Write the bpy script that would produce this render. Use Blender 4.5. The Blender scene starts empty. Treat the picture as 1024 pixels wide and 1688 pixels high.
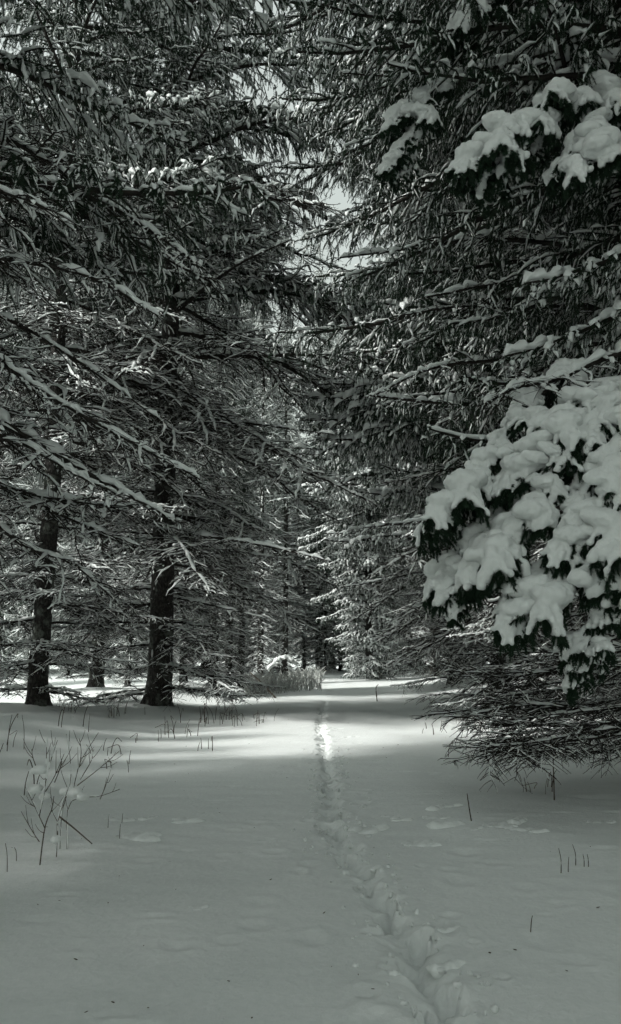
import bpy, math, random
import numpy as np
from mathutils import Vector, Matrix

# ------------------------------------------------------------------ camera, sky, sun, exposure
scene = bpy.context.scene
COL = scene.collection
CAM_H, F_PX, HORIZON = 1.3, 1300.0, 1075.0
PITCH = math.atan((HORIZON - 844.0) / F_PX)
cam_d = bpy.data.cameras.new("camera")
cam_d.sensor_fit = 'VERTICAL'; cam_d.sensor_height = 36.0
cam_d.lens = F_PX / 1688.0 * 36.0
cam_d.clip_start = 0.05; cam_d.clip_end = 2000
cam = bpy.data.objects.new("camera", cam_d); COL.objects.link(cam)
cam.location = (0, 0, CAM_H); cam.rotation_euler = (math.pi / 2 + PITCH, 0, 0)
scene.camera = cam

SUN_ELEV, SUN_AZ = math.radians(45), math.radians(-111)     # azimuth measured from +Y towards +X
world = bpy.data.worlds.new("World"); scene.world = world; world.use_nodes = True
wn, wl = world.node_tree.nodes, world.node_tree.links
wn.clear()
sky = wn.new('ShaderNodeTexSky'); sky.sky_type = 'NISHITA'; sky.sun_disc = False
sky.sun_elevation = SUN_ELEV; sky.sun_rotation = SUN_AZ
sky.air_density = 3.0; sky.dust_density = 2.0; sky.ozone_density = 1.0
hs = wn.new('ShaderNodeHueSaturation'); hs.inputs['Saturation'].default_value = 0.08
tint = wn.new('ShaderNodeMix'); tint.data_type = 'RGBA'; tint.blend_type = 'MULTIPLY'
tint.inputs['Factor'].default_value = 1.0; tint.inputs['B'].default_value = (0.92, 1.0, 0.95, 1)
bg = wn.new('ShaderNodeBackground'); bg.inputs['Strength'].default_value = 0.15
wo = wn.new('ShaderNodeOutputWorld')
wl.new(sky.outputs[0], hs.inputs['Color']); wl.new(hs.outputs[0], tint.inputs['A'])
wl.new(tint.outputs['Result'], bg.inputs[0]); wl.new(bg.outputs[0], wo.inputs[0])

sun_d = bpy.data.lights.new("sun", 'SUN'); sun_d.energy = 3.0; sun_d.angle = math.radians(4)
sun_d.color = (1.0, 0.985, 0.95)
sun = bpy.data.objects.new("sun", sun_d); COL.objects.link(sun)
sdir = Vector((math.sin(SUN_AZ) * math.cos(SUN_ELEV), math.cos(SUN_AZ) * math.cos(SUN_ELEV), math.sin(SUN_ELEV)))
sun.rotation_euler = sdir.to_track_quat('Z', 'Y').to_euler()
sun.location = (0, 0, 40)

vs = scene.view_settings
vs.view_transform = 'Standard'; vs.look = 'None'; vs.gamma = 1.0; vs.use_curve_mapping = False
vs.exposure = 0.32
scene.cycles.use_denoising = True
scene.cycles.max_bounces = 3; scene.cycles.diffuse_bounces = 2
scene.cycles.glossy_bounces = 1; scene.cycles.transmission_bounces = 0
scene.cycles.use_adaptive_sampling = True; scene.cycles.adaptive_threshold = .06

# ------------------------------------------------------------------ helpers
def at(px, py, d):
    """world point seen at a photo pixel, standing d metres ahead"""
    a, b = (px - 512.0) / F_PX, (844.0 - py) / F_PX
    y = math.cos(PITCH) - b * math.sin(PITCH); z = math.sin(PITCH) + b * math.cos(PITCH)
    k = d / y
    return np.array((a * k, d, CAM_H + z * k))

def on_ground(px, py):
    a, b = (px - 512.0) / F_PX, (844.0 - py) / F_PX
    y = math.cos(PITCH) - b * math.sin(PITCH); z = math.sin(PITCH) + b * math.cos(PITCH)
    k = -CAM_H / z
    return np.array((a * k, y * k, 0.0))

def nrm(v): return v / (np.linalg.norm(v) + 1e-9)

def value_noise(x, y, seed, scale):
    rs = np.random.RandomState(seed); g = rs.rand(64, 64)
    u, v = np.asarray(x) / scale + 17.3, np.asarray(y) / scale + 41.7
    i, j = np.floor(u).astype(int), np.floor(v).astype(int)
    fu, fv = u - i, v - j
    fu, fv = fu * fu * (3 - 2 * fu), fv * fv * (3 - 2 * fv)
    i0, j0, i1, j1 = i % 64, j % 64, (i + 1) % 64, (j + 1) % 64
    return ((g[i0, j0] * (1 - fu) + g[i1, j0] * fu) * (1 - fv) + (g[i0, j1] * (1 - fu) + g[i1, j1] * fu) * fv) - 0.5

TREE_WELLS = []          # (x, y, radius) filled by the tree list below, used by the snow surface
def base_height(x, y):
    h = 0.16 * value_noise(x, y, 1, 6.0) + 0.07 * value_noise(x, y, 2, 2.2) + .030 * value_noise(x, y, 3, 0.7)
    near = np.clip((np.asarray(y) - 1.5) / 6.0, 0.25, 1.0)
    h = h * near
    px = 0.03 * np.asarray(y)                       # the lane runs slightly to the right
    off = np.abs(np.asarray(x) - px)
    h = h + 0.22 * np.clip((off - 2.6) / 2.2, 0, 1) ** 2 * (0.6 + 0.8 * (value_noise(x, y, 5, 3.0) + .5))
    return h

class Geo:
    """collects triangles for one mesh"""
    def __init__(s): s.v, s.f, s.m, s.n = [], [], [], 0
    def add(s, v, f, mat=0):
        s.v.append(v); s.f.append(f + s.n); s.m.append(np.full(len(f), mat, np.int32)); s.n += len(v)
    def arrays(s):
        if not s.v: return np.zeros((0, 3)), np.zeros((0, 3), int), np.zeros(0, np.int32)
        return np.concatenate(s.v), np.concatenate(s.f), np.concatenate(s.m)

TRI_TOTAL = [0]
def mesh_from(name, V, Fc, M, mats):
    me = bpy.data.meshes.new(name)
    nv, nf = len(V), len(Fc)
    me.vertices.add(nv); me.vertices.foreach_set('co', np.ascontiguousarray(V, np.float32).ravel())
    me.loops.add(nf * 3); me.loops.foreach_set('vertex_index', np.ascontiguousarray(Fc, np.int32).ravel())
    me.polygons.add(nf); me.polygons.foreach_set('loop_start', np.arange(0, nf * 3, 3, dtype=np.int32))
    for m in mats: me.materials.append(m)
    if len(mats) > 1: me.polygons.foreach_set('material_index', np.ascontiguousarray(M, np.int32))
    me.update(calc_edges=True)
    TRI_TOTAL[0] += nf
    return me

def geo_mesh(name, g, mats):
    V, Fc, M = g.arrays()
    return mesh_from(name, V, Fc, M, mats)

def obj(name, me, parent=None, loc=(0, 0, 0), rz=0.0, sc=None):
    o = bpy.data.objects.new(name, me); COL.objects.link(o)
    o.location = loc
    if rz: o.rotation_euler = (0, 0, rz)
    if sc is not None: o.scale = sc if hasattr(sc, '__len__') else (sc, sc, sc)
    o.parent = parent
    return o

def tag(o, label, cat, group=None, kind=None):
    if label: o['label'] = label
    if cat: o['category'] = cat
    if group: o['group'] = group
    if kind: o['kind'] = kind
    return o

_fc = {}
def tube_faces(n, k, cap):
    key = (n, k, cap)
    if key not in _fc:
        f = []
        for i in range(n - 1):
            for j in range(k):
                a, b = i * k + j, i * k + (j + 1) % k
                f += [(a, b, b + k), (a, b + k, a + k)]
        if cap:
            for j in range(1, k - 1):
                f += [(0, j + 1, j), ((n - 1) * k, (n - 1) * k + j, (n - 1) * k + j + 1)]
        _fc[key] = np.array(f)
    return _fc[key]

_ring = {}
def frames(P):
    T = np.gradient(P, axis=0); T /= np.linalg.norm(T, axis=1, keepdims=True) + 1e-9
    hx = np.stack([-T[:, 1], T[:, 0], np.zeros(len(T))], 1)
    hn = np.linalg.norm(hx, axis=1, keepdims=True)
    hx = np.where(hn < 0.03, np.array((0., 1., 0.)), hx / (hn + 1e-9))
    up = np.cross(T, hx); s = np.where(up[:, 2:3] < 0, -1.0, 1.0)
    return T, hx, up * s

def tube(g, P, R, k=3, mat=0, cap=False):
    if k not in _ring:
        a = np.arange(k) * 2 * math.pi / k + 0.3
        _ring[k] = (np.cos(a), np.sin(a))
    c, s = _ring[k]
    T, H, U = frames(P)
    R = np.asarray(R)[:, None, None]
    V = P[:, None] + R * (H[:, None] * c[None, :, None] + U[:, None] * s[None, :, None])
    g.add(V.reshape(-1, 3), tube_faces(len(P), k, cap), mat)

SEC = {4: np.array([(-1, -.25), (0, -.5), (1, -.25), (0, 1.)]),
       6: np.array([(-1, -.1), (-.55, -.55), (.55, -.55), (1, -.1), (.62, .72), (-.62, .72)]),
       8: np.array([(-1, .0), (-.75, -.45), (0, -.6), (.75, -.45), (1, .0), (.8, .6), (0, 1.), (-.8, .6)])}
def smooth_noise(n, rng, step):
    m = max(3, int(n / step) + 3)
    a = rng.rand(m)
    return np.interp(np.linspace(0, m - 1.001, n), np.arange(m), a)

def snow_strip(g, P, w, rng, k=6, cover=0.75, lump=3.0, hr=0.8, lift=0.6, mat=0):
    """a snow ridge lying along the top of a twig, uneven and broken"""
    n = len(P)
    T, H, U = frames(P)
    a = smooth_noise(n, rng, lump)
    ww = np.clip((a - (1 - cover)) / max(cover, .05) * 1.7, 0, 1.25)
    ww = np.where(ww < 0.12, 0.02, 0.35 + 0.75 * ww)
    w = np.asarray(w) * ww
    w = w * rng.uniform(.8, 1.2, n); w[0] *= .6; w[-1] *= .35
    q = SEC[k]
    V = P[:, None] + (w[:, None, None]) * (H[:, None] * q[None, :, 0:1] + U[:, None] * (q[None, :, 1:2] * hr + lift))
    V = V + rng.randn(*V.shape) * (w * .15)[:, None, None] + (rng.randn(n, 3) * (w * .18)[:, None])[:, None]
    g.add(V.reshape(-1, 3), tube_faces(n, k, True), mat)

def needles(g, P, rng, per_m, ln=0.022, wd=0.0022, mat=0, spread=0.9):
    L = np.linalg.norm(np.diff(P, axis=0), axis=1).sum()
    m = max(2, int(per_m * L))
    u = np.sort(rng.rand(m)) * (len(P) - 1.001)
    i = u.astype(int); f = (u - i)[:, None]
    p = P[i] * (1 - f) + P[i + 1] * f
    T, H, U = frames(P); T, H, U = T[i], H[i], U[i]
    a = rng.rand(m, 1) * 2 * math.pi
    rad = H * np.cos(a) + U * np.sin(a)
    d = T * (0.55 + .3 * rng.rand(m, 1)) + rad * spread * (0.6 + .5 * rng.rand(m, 1))
    d /= np.linalg.norm(d, axis=1, keepdims=True)
    l = ln * (0.7 + .6 * rng.rand(m, 1))
    sd = np.cross(d, T + rng.randn(m, 3) * .2); sd /= np.linalg.norm(sd, axis=1, keepdims=True) + 1e-9
    V = np.stack([p - sd * wd, p + sd * wd, p + d * l], 1).reshape(-1, 3)
    g.add(V, np.arange(m * 3).reshape(-1, 3), mat)

def bez(pts, n):
    """Catmull-Rom through points"""
    p = [np.array(q, float) for q in pts]
    p = [2 * p[0] - p[1]] + p + [2 * p[-1] - p[-2]]
    segs = len(p) - 3; out = []
    for t in np.linspace(0, segs - 1e-6, n):
        i = int(t); u = t - i
        a, b, c, d = p[i:i + 4]
        out.append(.5 * (2 * b + (c - a) * u + (2 * a - 5 * b + 4 * c - d) * u * u + (3 * b - a - 3 * c + d) * u ** 3))
    return np.array(out)

def twig_path(p, d, L, n, droop, rng, wig=0.12):
    pts = [p]; d = nrm(d); st = L / (n - 1)
    for i in range(n - 1):
        d = nrm(d + np.array((rng.randn() * wig, rng.randn() * wig, rng.randn() * wig * .5 - droop / n)))
        p = p + d * st; pts.append(p)
    return np.array(pts)

# ------------------------------------------------------------------ materials
def new_mat(name):
    m = bpy.data.materials.new(name); m.use_nodes = True
    nt = m.node_tree; b = nt.nodes['Principled BSDF']
    return m, nt, b
def noise_node(nt, scale, detail=4, rough=.6, coord='Object'):
    tc = nt.nodes.new('ShaderNodeTexCoord'); n = nt.nodes.new('ShaderNodeTexNoise')
    n.inputs['Scale'].default_value = scale; n.inputs['Detail'].default_value = detail; n.inputs['Roughness'].default_value = rough
    nt.links.new(tc.outputs[coord], n.inputs['Vector']); return n
def ramp(nt, src, stops):
    r = nt.nodes.new('ShaderNodeValToRGB'); e = r.color_ramp.elements
    while len(e) < len(stops): e.new(.5)
    for k, (p, c) in enumerate(stops): e[k].position = p; e[k].color = (*c, 1)
    nt.links.new(src, r.inputs[0]); return r
def bump(nt, b, src, strength, dist):
    n = nt.nodes.new('ShaderNodeBump'); n.inputs['Strength'].default_value = strength; n.inputs['Distance'].default_value = dist
    nt.links.new(src, n.inputs['Height']); nt.links.new(n.outputs[0], b.inputs['Normal']); return n

def snow_material(name, scale, bd):
    m, nt, b = new_mat(name)
    n = noise_node(nt, scale, 6, .65)
    r = ramp(nt, n.outputs[0], [(.3, (.77, .81, .79)), (.7, (.84, .87, .855))])
    nt.links.new(r.outputs[0], b.inputs['Base Color'])
    b.inputs['Roughness'].default_value = .75; b.inputs['Specular IOR Level'].default_value = .25
    bump(nt, b, n.outputs[0], .5, bd)
    return m
M_SNOW = snow_material("branch_snow", 40, .012)
M_GROUND = snow_material("ground_snow", 28, .012)

def bark_material():
    m, nt, b = new_mat("bark")
    tc = nt.nodes.new('ShaderNodeTexCoord'); mp = nt.nodes.new('ShaderNodeMapping')
    mp.inputs['Scale'].default_value = (1, 1, .45)
    nt.links.new(tc.outputs['Object'], mp.inputs['Vector'])
    v = nt.nodes.new('ShaderNodeTexVoronoi'); v.feature = 'DISTANCE_TO_EDGE'; v.inputs['Scale'].default_value = 22
    n = nt.nodes.new('ShaderNodeTexNoise'); n.inputs['Scale'].default_value = 9; n.inputs['Detail'].default_value = 8
    nt.links.new(mp.outputs[0], n.inputs['Vector'])
    mx = nt.nodes.new('ShaderNodeMix'); mx.data_type = 'VECTOR'; mx.inputs['Factor'].default_value = .08
    nt.links.new(mp.outputs[0], mx.inputs['A']); nt.links.new(n.outputs['Color'], mx.inputs['B'])
    nt.links.new(mx.outputs['Result'], v.inputs['Vector'])
    r1 = ramp(nt, v.outputs['Distance'], [(.0, (.010, .009, .008)), (.14, (.034, .031, .027)), (.5, (.075, .07, .062))])
    n2 = noise_node(nt, 3.5, 5, .7)
    r2 = ramp(nt, n2.outputs[0], [(.52, (0, 0, 0)), (.62, (.9, .9, .9))])
    mix = nt.nodes.new('ShaderNodeMix'); mix.data_type = 'RGBA'
    mix.inputs['B'].default_value = (.15, .17, .145, 1)
    nt.links.new(r2.outputs[0], mix.inputs['Factor']); nt.links.new(r1.outputs[0], mix.inputs['A'])
    nt.links.new(mix.outputs['Result'], b.inputs['Base Color'])
    b.inputs['Roughness'].default_value = .9
    ad = nt.nodes.new('ShaderNodeMath'); ad.operation = 'ADD'
    nt.links.new(v.outputs['Distance'], ad.inputs[0]); nt.links.new(n.outputs[0], ad.inputs[1])
    bump(nt, b, ad.outputs[0], 1.0, .06)
    return m
M_BARK = bark_material()
def plain(name, c1, c2, scale, rough=.85):
    m, nt, b = new_mat(name)
    n = noise_node(nt, scale, 4)
    r = ramp(nt, n.outputs[0], [(.35, c1), (.65, c2)])
    nt.links.new(r.outputs[0], b.inputs['Base Color']); b.inputs['Roughness'].default_value = rough
    b.inputs['Specular IOR Level'].default_value = .2
    return m
M_WOOD = plain("twig_wood", (.015, .013, .011), (.036, .032, .027), 12)
M_NEEDLE = plain("spruce_needles", (.014, .032, .018), (.030, .062, .034), 3, .6)
M_STALK = plain("dry_stalk", (.06, .05, .04), (.13, .11, .085), 20)
M_STRAW = plain("frosted_straw", (.30, .30, .27), (.72, .75, .73), 14)

# ------------------------------------------------------------------ heavy snow pillows
ICO = None
def ico():
    global ICO
    if ICO is None:
        import bmesh
        bm = bmesh.new(); bmesh.ops.create_icosphere(bm, subdivisions=2, radius=1)
        ICO = (np.array([v.co[:] for v in bm.verts]), np.array([[v.index for v in f.verts] for f in bm.faces])); bm.free()
    return ICO

def remeshed(name, g, voxel, mat, smooth=4):
    V, Fc, M = g.arrays()
    me = mesh_from(name + '_raw', V, Fc, M, [mat]); TRI_TOTAL[0] -= len(Fc)
    o = bpy.data.objects.new(name + '_raw', me); COL.objects.link(o)
    rm = o.modifiers.new('r', 'REMESH'); rm.mode = 'VOXEL'; rm.voxel_size = voxel; rm.use_smooth_shade = True
    sm = o.modifiers.new('s', 'SMOOTH'); sm.factor = .5; sm.iterations = smooth
    dg = bpy.context.evaluated_depsgraph_get(); dg.update()
    out = bpy.data.meshes.new_from_object(o.evaluated_get(dg)); out.name = name
    bpy.data.objects.remove(o); bpy.data.meshes.remove(me)
    out.materials.clear(); out.materials.append(mat)
    TRI_TOTAL[0] += 2 * len(out.polygons)
    return out

def roughen(me, seed):
    n = len(me.vertices); V = np.zeros(n * 3, np.float32); N = np.zeros(n * 3, np.float32)
    me.vertices.foreach_get('co', V); me.vertex_normals.foreach_get('vector', N)
    V, N = V.reshape(-1, 3), N.reshape(-1, 3)
    h = sum(a * (value_noise(V[:, 0] + .7 * V[:, 2], V[:, 1] - .6 * V[:, 2], seed + q, sc) + value_noise(V[:, 2] * 1.3, V[:, 0] - V[:, 1], seed + q + 5, sc)) for q, (a, sc) in enumerate(((.026, .09), (.014, .04), (.006, .018))))
    V = V + N * h[:, None]
    me.vertices.foreach_set('co', V.astype(np.float32).ravel()); me.update()
    return me

def make_pillow(seed, size=.5):
    """a drooping spray of needles under a thick cap of snow with finger lobes"""
    rng = np.random.RandomState(seed)
    IV, IF = ico(); S, N, W = Geo(), Geo(), Geo()
    def ball(c, r, sq=(1, 1, .85)):
        S.add(IV * (r * np.array(sq)) + c, IF)
    ax = twig_path(np.zeros(3), np.array((1, 0, .15)), size, 9, rng.uniform(1.0, 2.2), rng, .07)
    tw = [(ax, 1.0)]
    T, H, U = frames(ax)
    m = rng.randint(10, 15)
    for q in range(m):
        s = .08 + .85 * q / m; i = int(s * 8)
        sg = 1 if q % 2 else -1
        d = T[i] * .55 + sg * H[i] * rng.uniform(.6, 1.0) + np.array((0, 0, rng.uniform(-.4, .05)))
        l = size * rng.uniform(.28, .66) * (1.15 - .5 * s)
        P = twig_path(ax[i], d, l, 7, rng.uniform(.8, 2.0), rng, .1)
        tw.append((P, .72 * rng.uniform(.6, 1.1)))
    for P, k in tw:
        tube(W, P, np.linspace(.008, .003, len(P)), 4)
        needles(N, P, rng, 1500, .026, .0022)
        # little side shoots carry more needles
        for q in range(int(np.linalg.norm(P[-1] - P[0]) * 60)):
            i = rng.randint(1, len(P) - 1); t = nrm(P[i + 1 if i + 1 < len(P) else i] - P[i - 1])
            h = nrm(np.cross((0, 0, 1), t) + 1e-6)
            Q = twig_path(P[i], t * .8 + h * rng.choice((-1, 1)) * .7 + np.array((0, 0, -.55)), rng.uniform(.05, .13), 4, 1.0, rng)
            needles(N, Q, rng, 1300, .024, .0022)
        # snow: balls strung along the twig, fat near the middle, thin fingers at the tip
        e = rng.uniform(.62, .96)
        for u in np.linspace(.02, e, 15):
            f = u * (len(P) - 1.001); i = int(f); p = P[i] * (1 - (f - i)) + P[i + 1] * (f - i)
            r = size * .122 * k * (1.0 - .52 * u ** 1.6) * rng.uniform(.85, 1.15)
            ball(p + np.array((0, 0, r * .55)) + rng.randn(3) * r * .12, r, (1, 1, .9))
    for q in range(rng.randint(3, 6)):        # body of the cap
        u = rng.uniform(.15, .7); i = int(u * 8)
        r = size * rng.uniform(.15, .25)
        ball(ax[i] + H[i] * rng.randn() * size * .13 + np.array((0, 0, r * .32)), r, (1.1, 1.1, .62))
    return (roughen(remeshed('snow_pillow', S, size * .026, M_SNOW, 3), seed), geo_mesh('needle_spray', N, [M_NEEDLE]), geo_mesh('twig', W, [M_WOOD]))
PILLOWS = [make_pillow(900 + i, .5) for i in range(9)]

def lump_mesh(seed, sx, sy, sz, n=7, vox=.012):
    rng = np.random.RandomState(seed); IV, IF = ico(); g = Geo()
    for q in range(n):
        r = rng.uniform(.5, 1.0)
        g.add(IV * np.array((sx, sy, sz)) * r + np.array((rng.uniform(-1, 1) * sx, rng.uniform(-1, 1) * sy, rng.uniform(-.2, .5) * sz)) * .8, IF)
    return remeshed('snow_lump', g, vox, M_SNOW, 4)
SHRUB_LUMPS = [lump_mesh(40 + k, .06, .05, .042) for k in range(3)]
LUMPS = [roughen(lump_mesh(70 + i, .07, .05, .022, 10, .011), 70 + i) for i in range(4)]

# ------------------------------------------------------------------ branch generator
class Bough:
    def __init__(s): s.w, s.s, s.n = Geo(), Geo(), Geo()

def grow(path, r0, seed, kind, lite=False, snow=1.0):
    """wood, snow and needles of one branch along a given main path"""
    rng = np.random.RandomState(seed); B = Bough()
    L = np.linalg.norm(np.diff(path, axis=0), axis=1).sum(); n = len(path)
    rad = r0 * (1 - .82 * np.linspace(0, 1, n) ** .9)
    tube(B.w, path, rad, 4 if lite else 6)
    T, H, U = frames(path)
    sw = {'dead': .026, 'live': .036, 'laden': .074, 'bare': .040, 'low': .022}[kind] * snow
    prof = 1 - .45 * np.linspace(0, 1, n)
    ns = n if lite else max(n, int(L / .07)); tt = np.linspace(0, n - 1, ns)
    rs_ = lambda A: np.stack([np.interp(tt, np.arange(n), A[:, q]) for q in range(3)], 1)
    snow_strip(B.s, rs_(path + U * rad[:, None] * .5), np.interp(tt, np.arange(n), np.minimum(sw * prof * (.7 if kind == 'bare' else 1), .055) + rad * .3), rng, 4 if lite else 8, .8, 2.2 if lite else rng.uniform(1.6, 3.2), 1.0)
    per = {'dead': 14, 'live': 10, 'laden': 10, 'bare': 11, 'low': 11}[kind] * (.6 if lite else 1)
    m = int(per * L); side = 1
    nd = 75 if lite else 480
    for q in range(m):
        s = .1 + .9 * (q + rng.rand() * .8) / m
        if s > .995: s = .995
        u = s * (n - 1); i = min(int(u), n - 2); f = u - i
        p = path[i] * (1 - f) + path[i + 1] * f
        side = -side
        ang = math.radians(rng.uniform(38, 68))
        d = T[i] * math.cos(ang) + side * H[i] * math.sin(ang) + np.array((0, 0, rng.uniform(-.12, .12)))
        env = (.45 + .55 * math.sin(math.pi * min(1, s * .85 + .12))) * (1.05 - .62 * s)
        if kind == 'dead':
            l2 = L * .36 * env * rng.uniform(.5, 1.25); dr = rng.uniform(.0, .45)
        elif kind == 'low':
            l2 = rng.uniform(.25, .85) * (1.15 - .6 * s); dr = rng.uniform(-.1, .35); d = d + T[i] * .5
        elif kind == 'bare':
            l2 = min(L, 2.4) * .30 * env * rng.uniform(.4, 1.3); dr = rng.uniform(.1, .7)
        else:
            l2 = L * .33 * env * rng.uniform(.6, 1.2); dr = rng.uniform(.35, 1.0)
        l2 = min(max(.1, l2), .95)
        np2 = 3 if lite else 9
        P2 = twig_path(p, d, l2, np2, dr, rng, .19 if kind in ('dead', 'bare', 'low') else .1)
        r2 = max(.0028, min(.35 * r0, .006 + .006 * l2))
        tube(B.w, P2, r2 * (1.0 - .6 * np.linspace(0, 1, np2)), 3)
        if rng.rand() < (.72 if kind != 'bare' else .65):
            T2, H2, U2 = frames(P2)
            snow_strip(B.s, P2 + U2 * r2 * .5, min(sw * rng.uniform(.5, .95), .09 * l2) * (.42 if kind in ('bare', 'low') else .9), rng, 4 if lite else 6, .70 if kind != 'low' else .6, 1.3, .75)
        if kind in ('live', 'laden'):
            needles(B.n, P2, rng, nd, .026 if not lite else .05, .0023 if not lite else .009)
        # tertiary twigs
        m3 = int(l2 * (8 if lite else 16))
        for w in range(m3):
            s3 = rng.uniform(.2, 1); u3 = s3 * (np2 - 1); i3 = min(int(u3), np2 - 2); f3 = u3 - i3
            p3 = P2[i3] * (1 - f3) + P2[i3 + 1] * f3
            t3 = nrm(P2[i3 + 1] - P2[i3]); h3 = nrm(np.cross((0, 0, 1), t3) + 1e-6)
            sg = rng.choice((-1, 1))
            if kind in ('dead', 'bare', 'low'):
                d3 = t3 * .6 + sg * h3 * .8 + np.array((0, 0, rng.uniform(-.5, .25))); l3 = rng.uniform(.3, .6) * l2 * (1.1 - .6 * s3)
                dr3 = rng.uniform(0, .6)
            else:
                d3 = t3 * .45 + sg * h3 * rng.uniform(.2, .8) + np.array((0, 0, -rng.uniform(.3, 1.1))); l3 = rng.uniform(.10, .34) * (1.15 - .4 * s)
                dr3 = 1.3
            l3 = max(.05, min(l3, .45))
            n3 = 3 if lite else 6
            P3 = twig_path(p3, d3, l3, n3, dr3, rng, .14)
            if not lite or kind == 'dead': tube(B.w, P3, np.linspace(.0032, .0018, n3) if not lite else np.linspace(.007, .005, n3), 3)
            if rng.rand() < (.34 if kind in ('dead', 'bare', 'low') else .42):
                snow_strip(B.s, P3 + np.array((0, 0, .004)), min(sw * rng.uniform(.3, .62), .013 if kind in ('dead', 'bare', 'low') else (.012 if kind == 'live' and not lite else .026)), rng, 4, .8 if lite else .58, 1.2, .75, .5)
            if kind in ('live', 'laden'):
                needles(B.n, P3, rng, nd, .026 if not lite else .05, .0023 if not lite else .009)
    return B

def std_path(L, slope0, droop, upturn, rng, n=12, wig=.05):
    pts = [np.zeros(3)]; yaw = 0; st = L / (n - 1)
    for i in range(n - 1):
        s = i / (n - 2)
        pit = slope0 - droop * min(1, s * 1.5) + upturn * max(0, s - .6) / .4 + rng.randn() * wig
        yaw += rng.randn() * wig * 1.4
        pts.append(pts[-1] + st * np.array((math.cos(pit) * math.cos(yaw), math.cos(pit) * math.sin(yaw), math.sin(pit))))
    return np.array(pts)

R_ = math.radians
def make_template(kind, L, seed, lite=False, snow=1.0):
    rng = np.random.RandomState(seed)
    if kind == 'dead': p = std_path(L, R_(rng.uniform(-6, 14)), R_(rng.uniform(5, 28)), R_(rng.uniform(0, 14)), rng, 8 if lite else 12, .07)
    else: p = std_path(L, R_(rng.uniform(5, 22)), R_(rng.uniform(25, 50)), R_(rng.uniform(5, 35)), rng, 8 if lite else 12, .05)
    r0 = .010 + .0075 * L if kind == 'dead' else .014 + .011 * L
    return grow(p, r0, seed + 7, kind, lite, snow)

class Templ:            # meshes shared by the copies of one branch
    def __init__(s, B, kind):
        s.kind = kind
        s.w = geo_mesh("branch", B.w, [M_WOOD]); s.s = geo_mesh("snow", B.s, [M_SNOW])
        s.n = geo_mesh("needles", B.n, [M_NEEDLE]) if B.n.v else None

SIZES = {'dead': (1.3, 1.7, 2.1, 2.4, 2.7, 3.0, 3.3, 2.2, 1.5, 2.6), 'live': (1.5, 2.0, 2.5, 3.0, 3.4, 3.8, 4.2, 4.6), 'laden': (1.8, 2.5, 3.2, 3.9)}
DEAD = [Templ(make_template('dead', L, 100 + i), 'dead') for i, L in enumerate(SIZES['dead'])]
LIVE = [Templ(make_template('live', L, 200 + i), 'live') for i, L in enumerate(SIZES['live'])]
LADEN = [Templ(make_template('laden', L, 300 + i), 'laden') for i, L in enumerate(SIZES['laden'])]
BANK = {'dead': DEAD, 'live': LIVE, 'laden': LADEN}

def put_branch(tree, t, z, yaw, sc, sub=True):
    b = obj('branch', t.w, tree, (0, 0, z), yaw, sc)
    obj('snow', t.s, b)
    if t.n: obj('needles', t.n, b)
    return b

def custom_branch(tree, origin, pts, kind, r0, seed, snow=1.0, n=16):
    """branch along points given in world space"""
    p = bez(pts, n) - np.array(origin)
    B = grow(p, r0, seed, kind, False, snow)
    b = obj('branch', geo_mesh('branch', B.w, [M_WOOD]), tree)
    obj('snow', geo_mesh('snow', B.s, [M_SNOW]), b)
    if B.n.v: obj('needles', geo_mesh('needles', B.n, [M_NEEDLE]), b)
    return b, p

# ------------------------------------------------------------------ trunks and crowns
def trunk_mesh(r, H, seed, k=18, n=60):
    rng = np.random.RandomState(seed)
    z = np.concatenate([np.linspace(-.35, 1.2, 14), np.linspace(1.2, H, n)[1:]])
    lean = np.stack([smooth_noise(len(z), rng, 14) - .5, smooth_noise(len(z), rng, 14) - .5], 1) * .10
    lean -= lean[5]
    g = Geo(); a = np.arange(k) * 2 * math.pi / k
    ph = rng.rand(4) * 6.28
    V = []
    for i, zz in enumerate(z):
        rr = r * max(.02, (1 - max(0, zz) / H)) ** .75
        fl = 1 + .75 * math.exp(-max(0, zz + .1) / .22)
        lob = 1 + (fl - 1) * .35 * np.cos(5 * a + ph[0]) + .03 * np.cos(3 * a + ph[1] + zz) + .025 * rng.randn(k)
        V.append(np.stack([rr * fl * lob * np.cos(a) + lean[i, 0], rr * fl * lob * np.sin(a) + lean[i, 1], np.full(k, zz)], 1))
    g.add(np.concatenate(V), tube_faces(len(z), k, True))
    return geo_mesh('trunk', g, [M_BARK])

def whorls(rng, z0, z1, gap, per):
    z = z0; out = []
    while z < z1:
        k = per + rng.randint(-1, 2); a0 = rng.rand() * 6.28
        for q in range(k):
            out.append((z + rng.uniform(-.09, .09), a0 + q * 6.28 / k + rng.uniform(-.35, .35)))
        z += gap * rng.uniform(.75, 1.3) * (1 + z / 26)
    return out

def crown_len(z, H, R):          # branch reach at a height
    t = z / H
    return R * (.52 + .48 * min(1, z / 8.0)) * min(1.0, (1.02 - t) ** .8 * 1.5)

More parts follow.
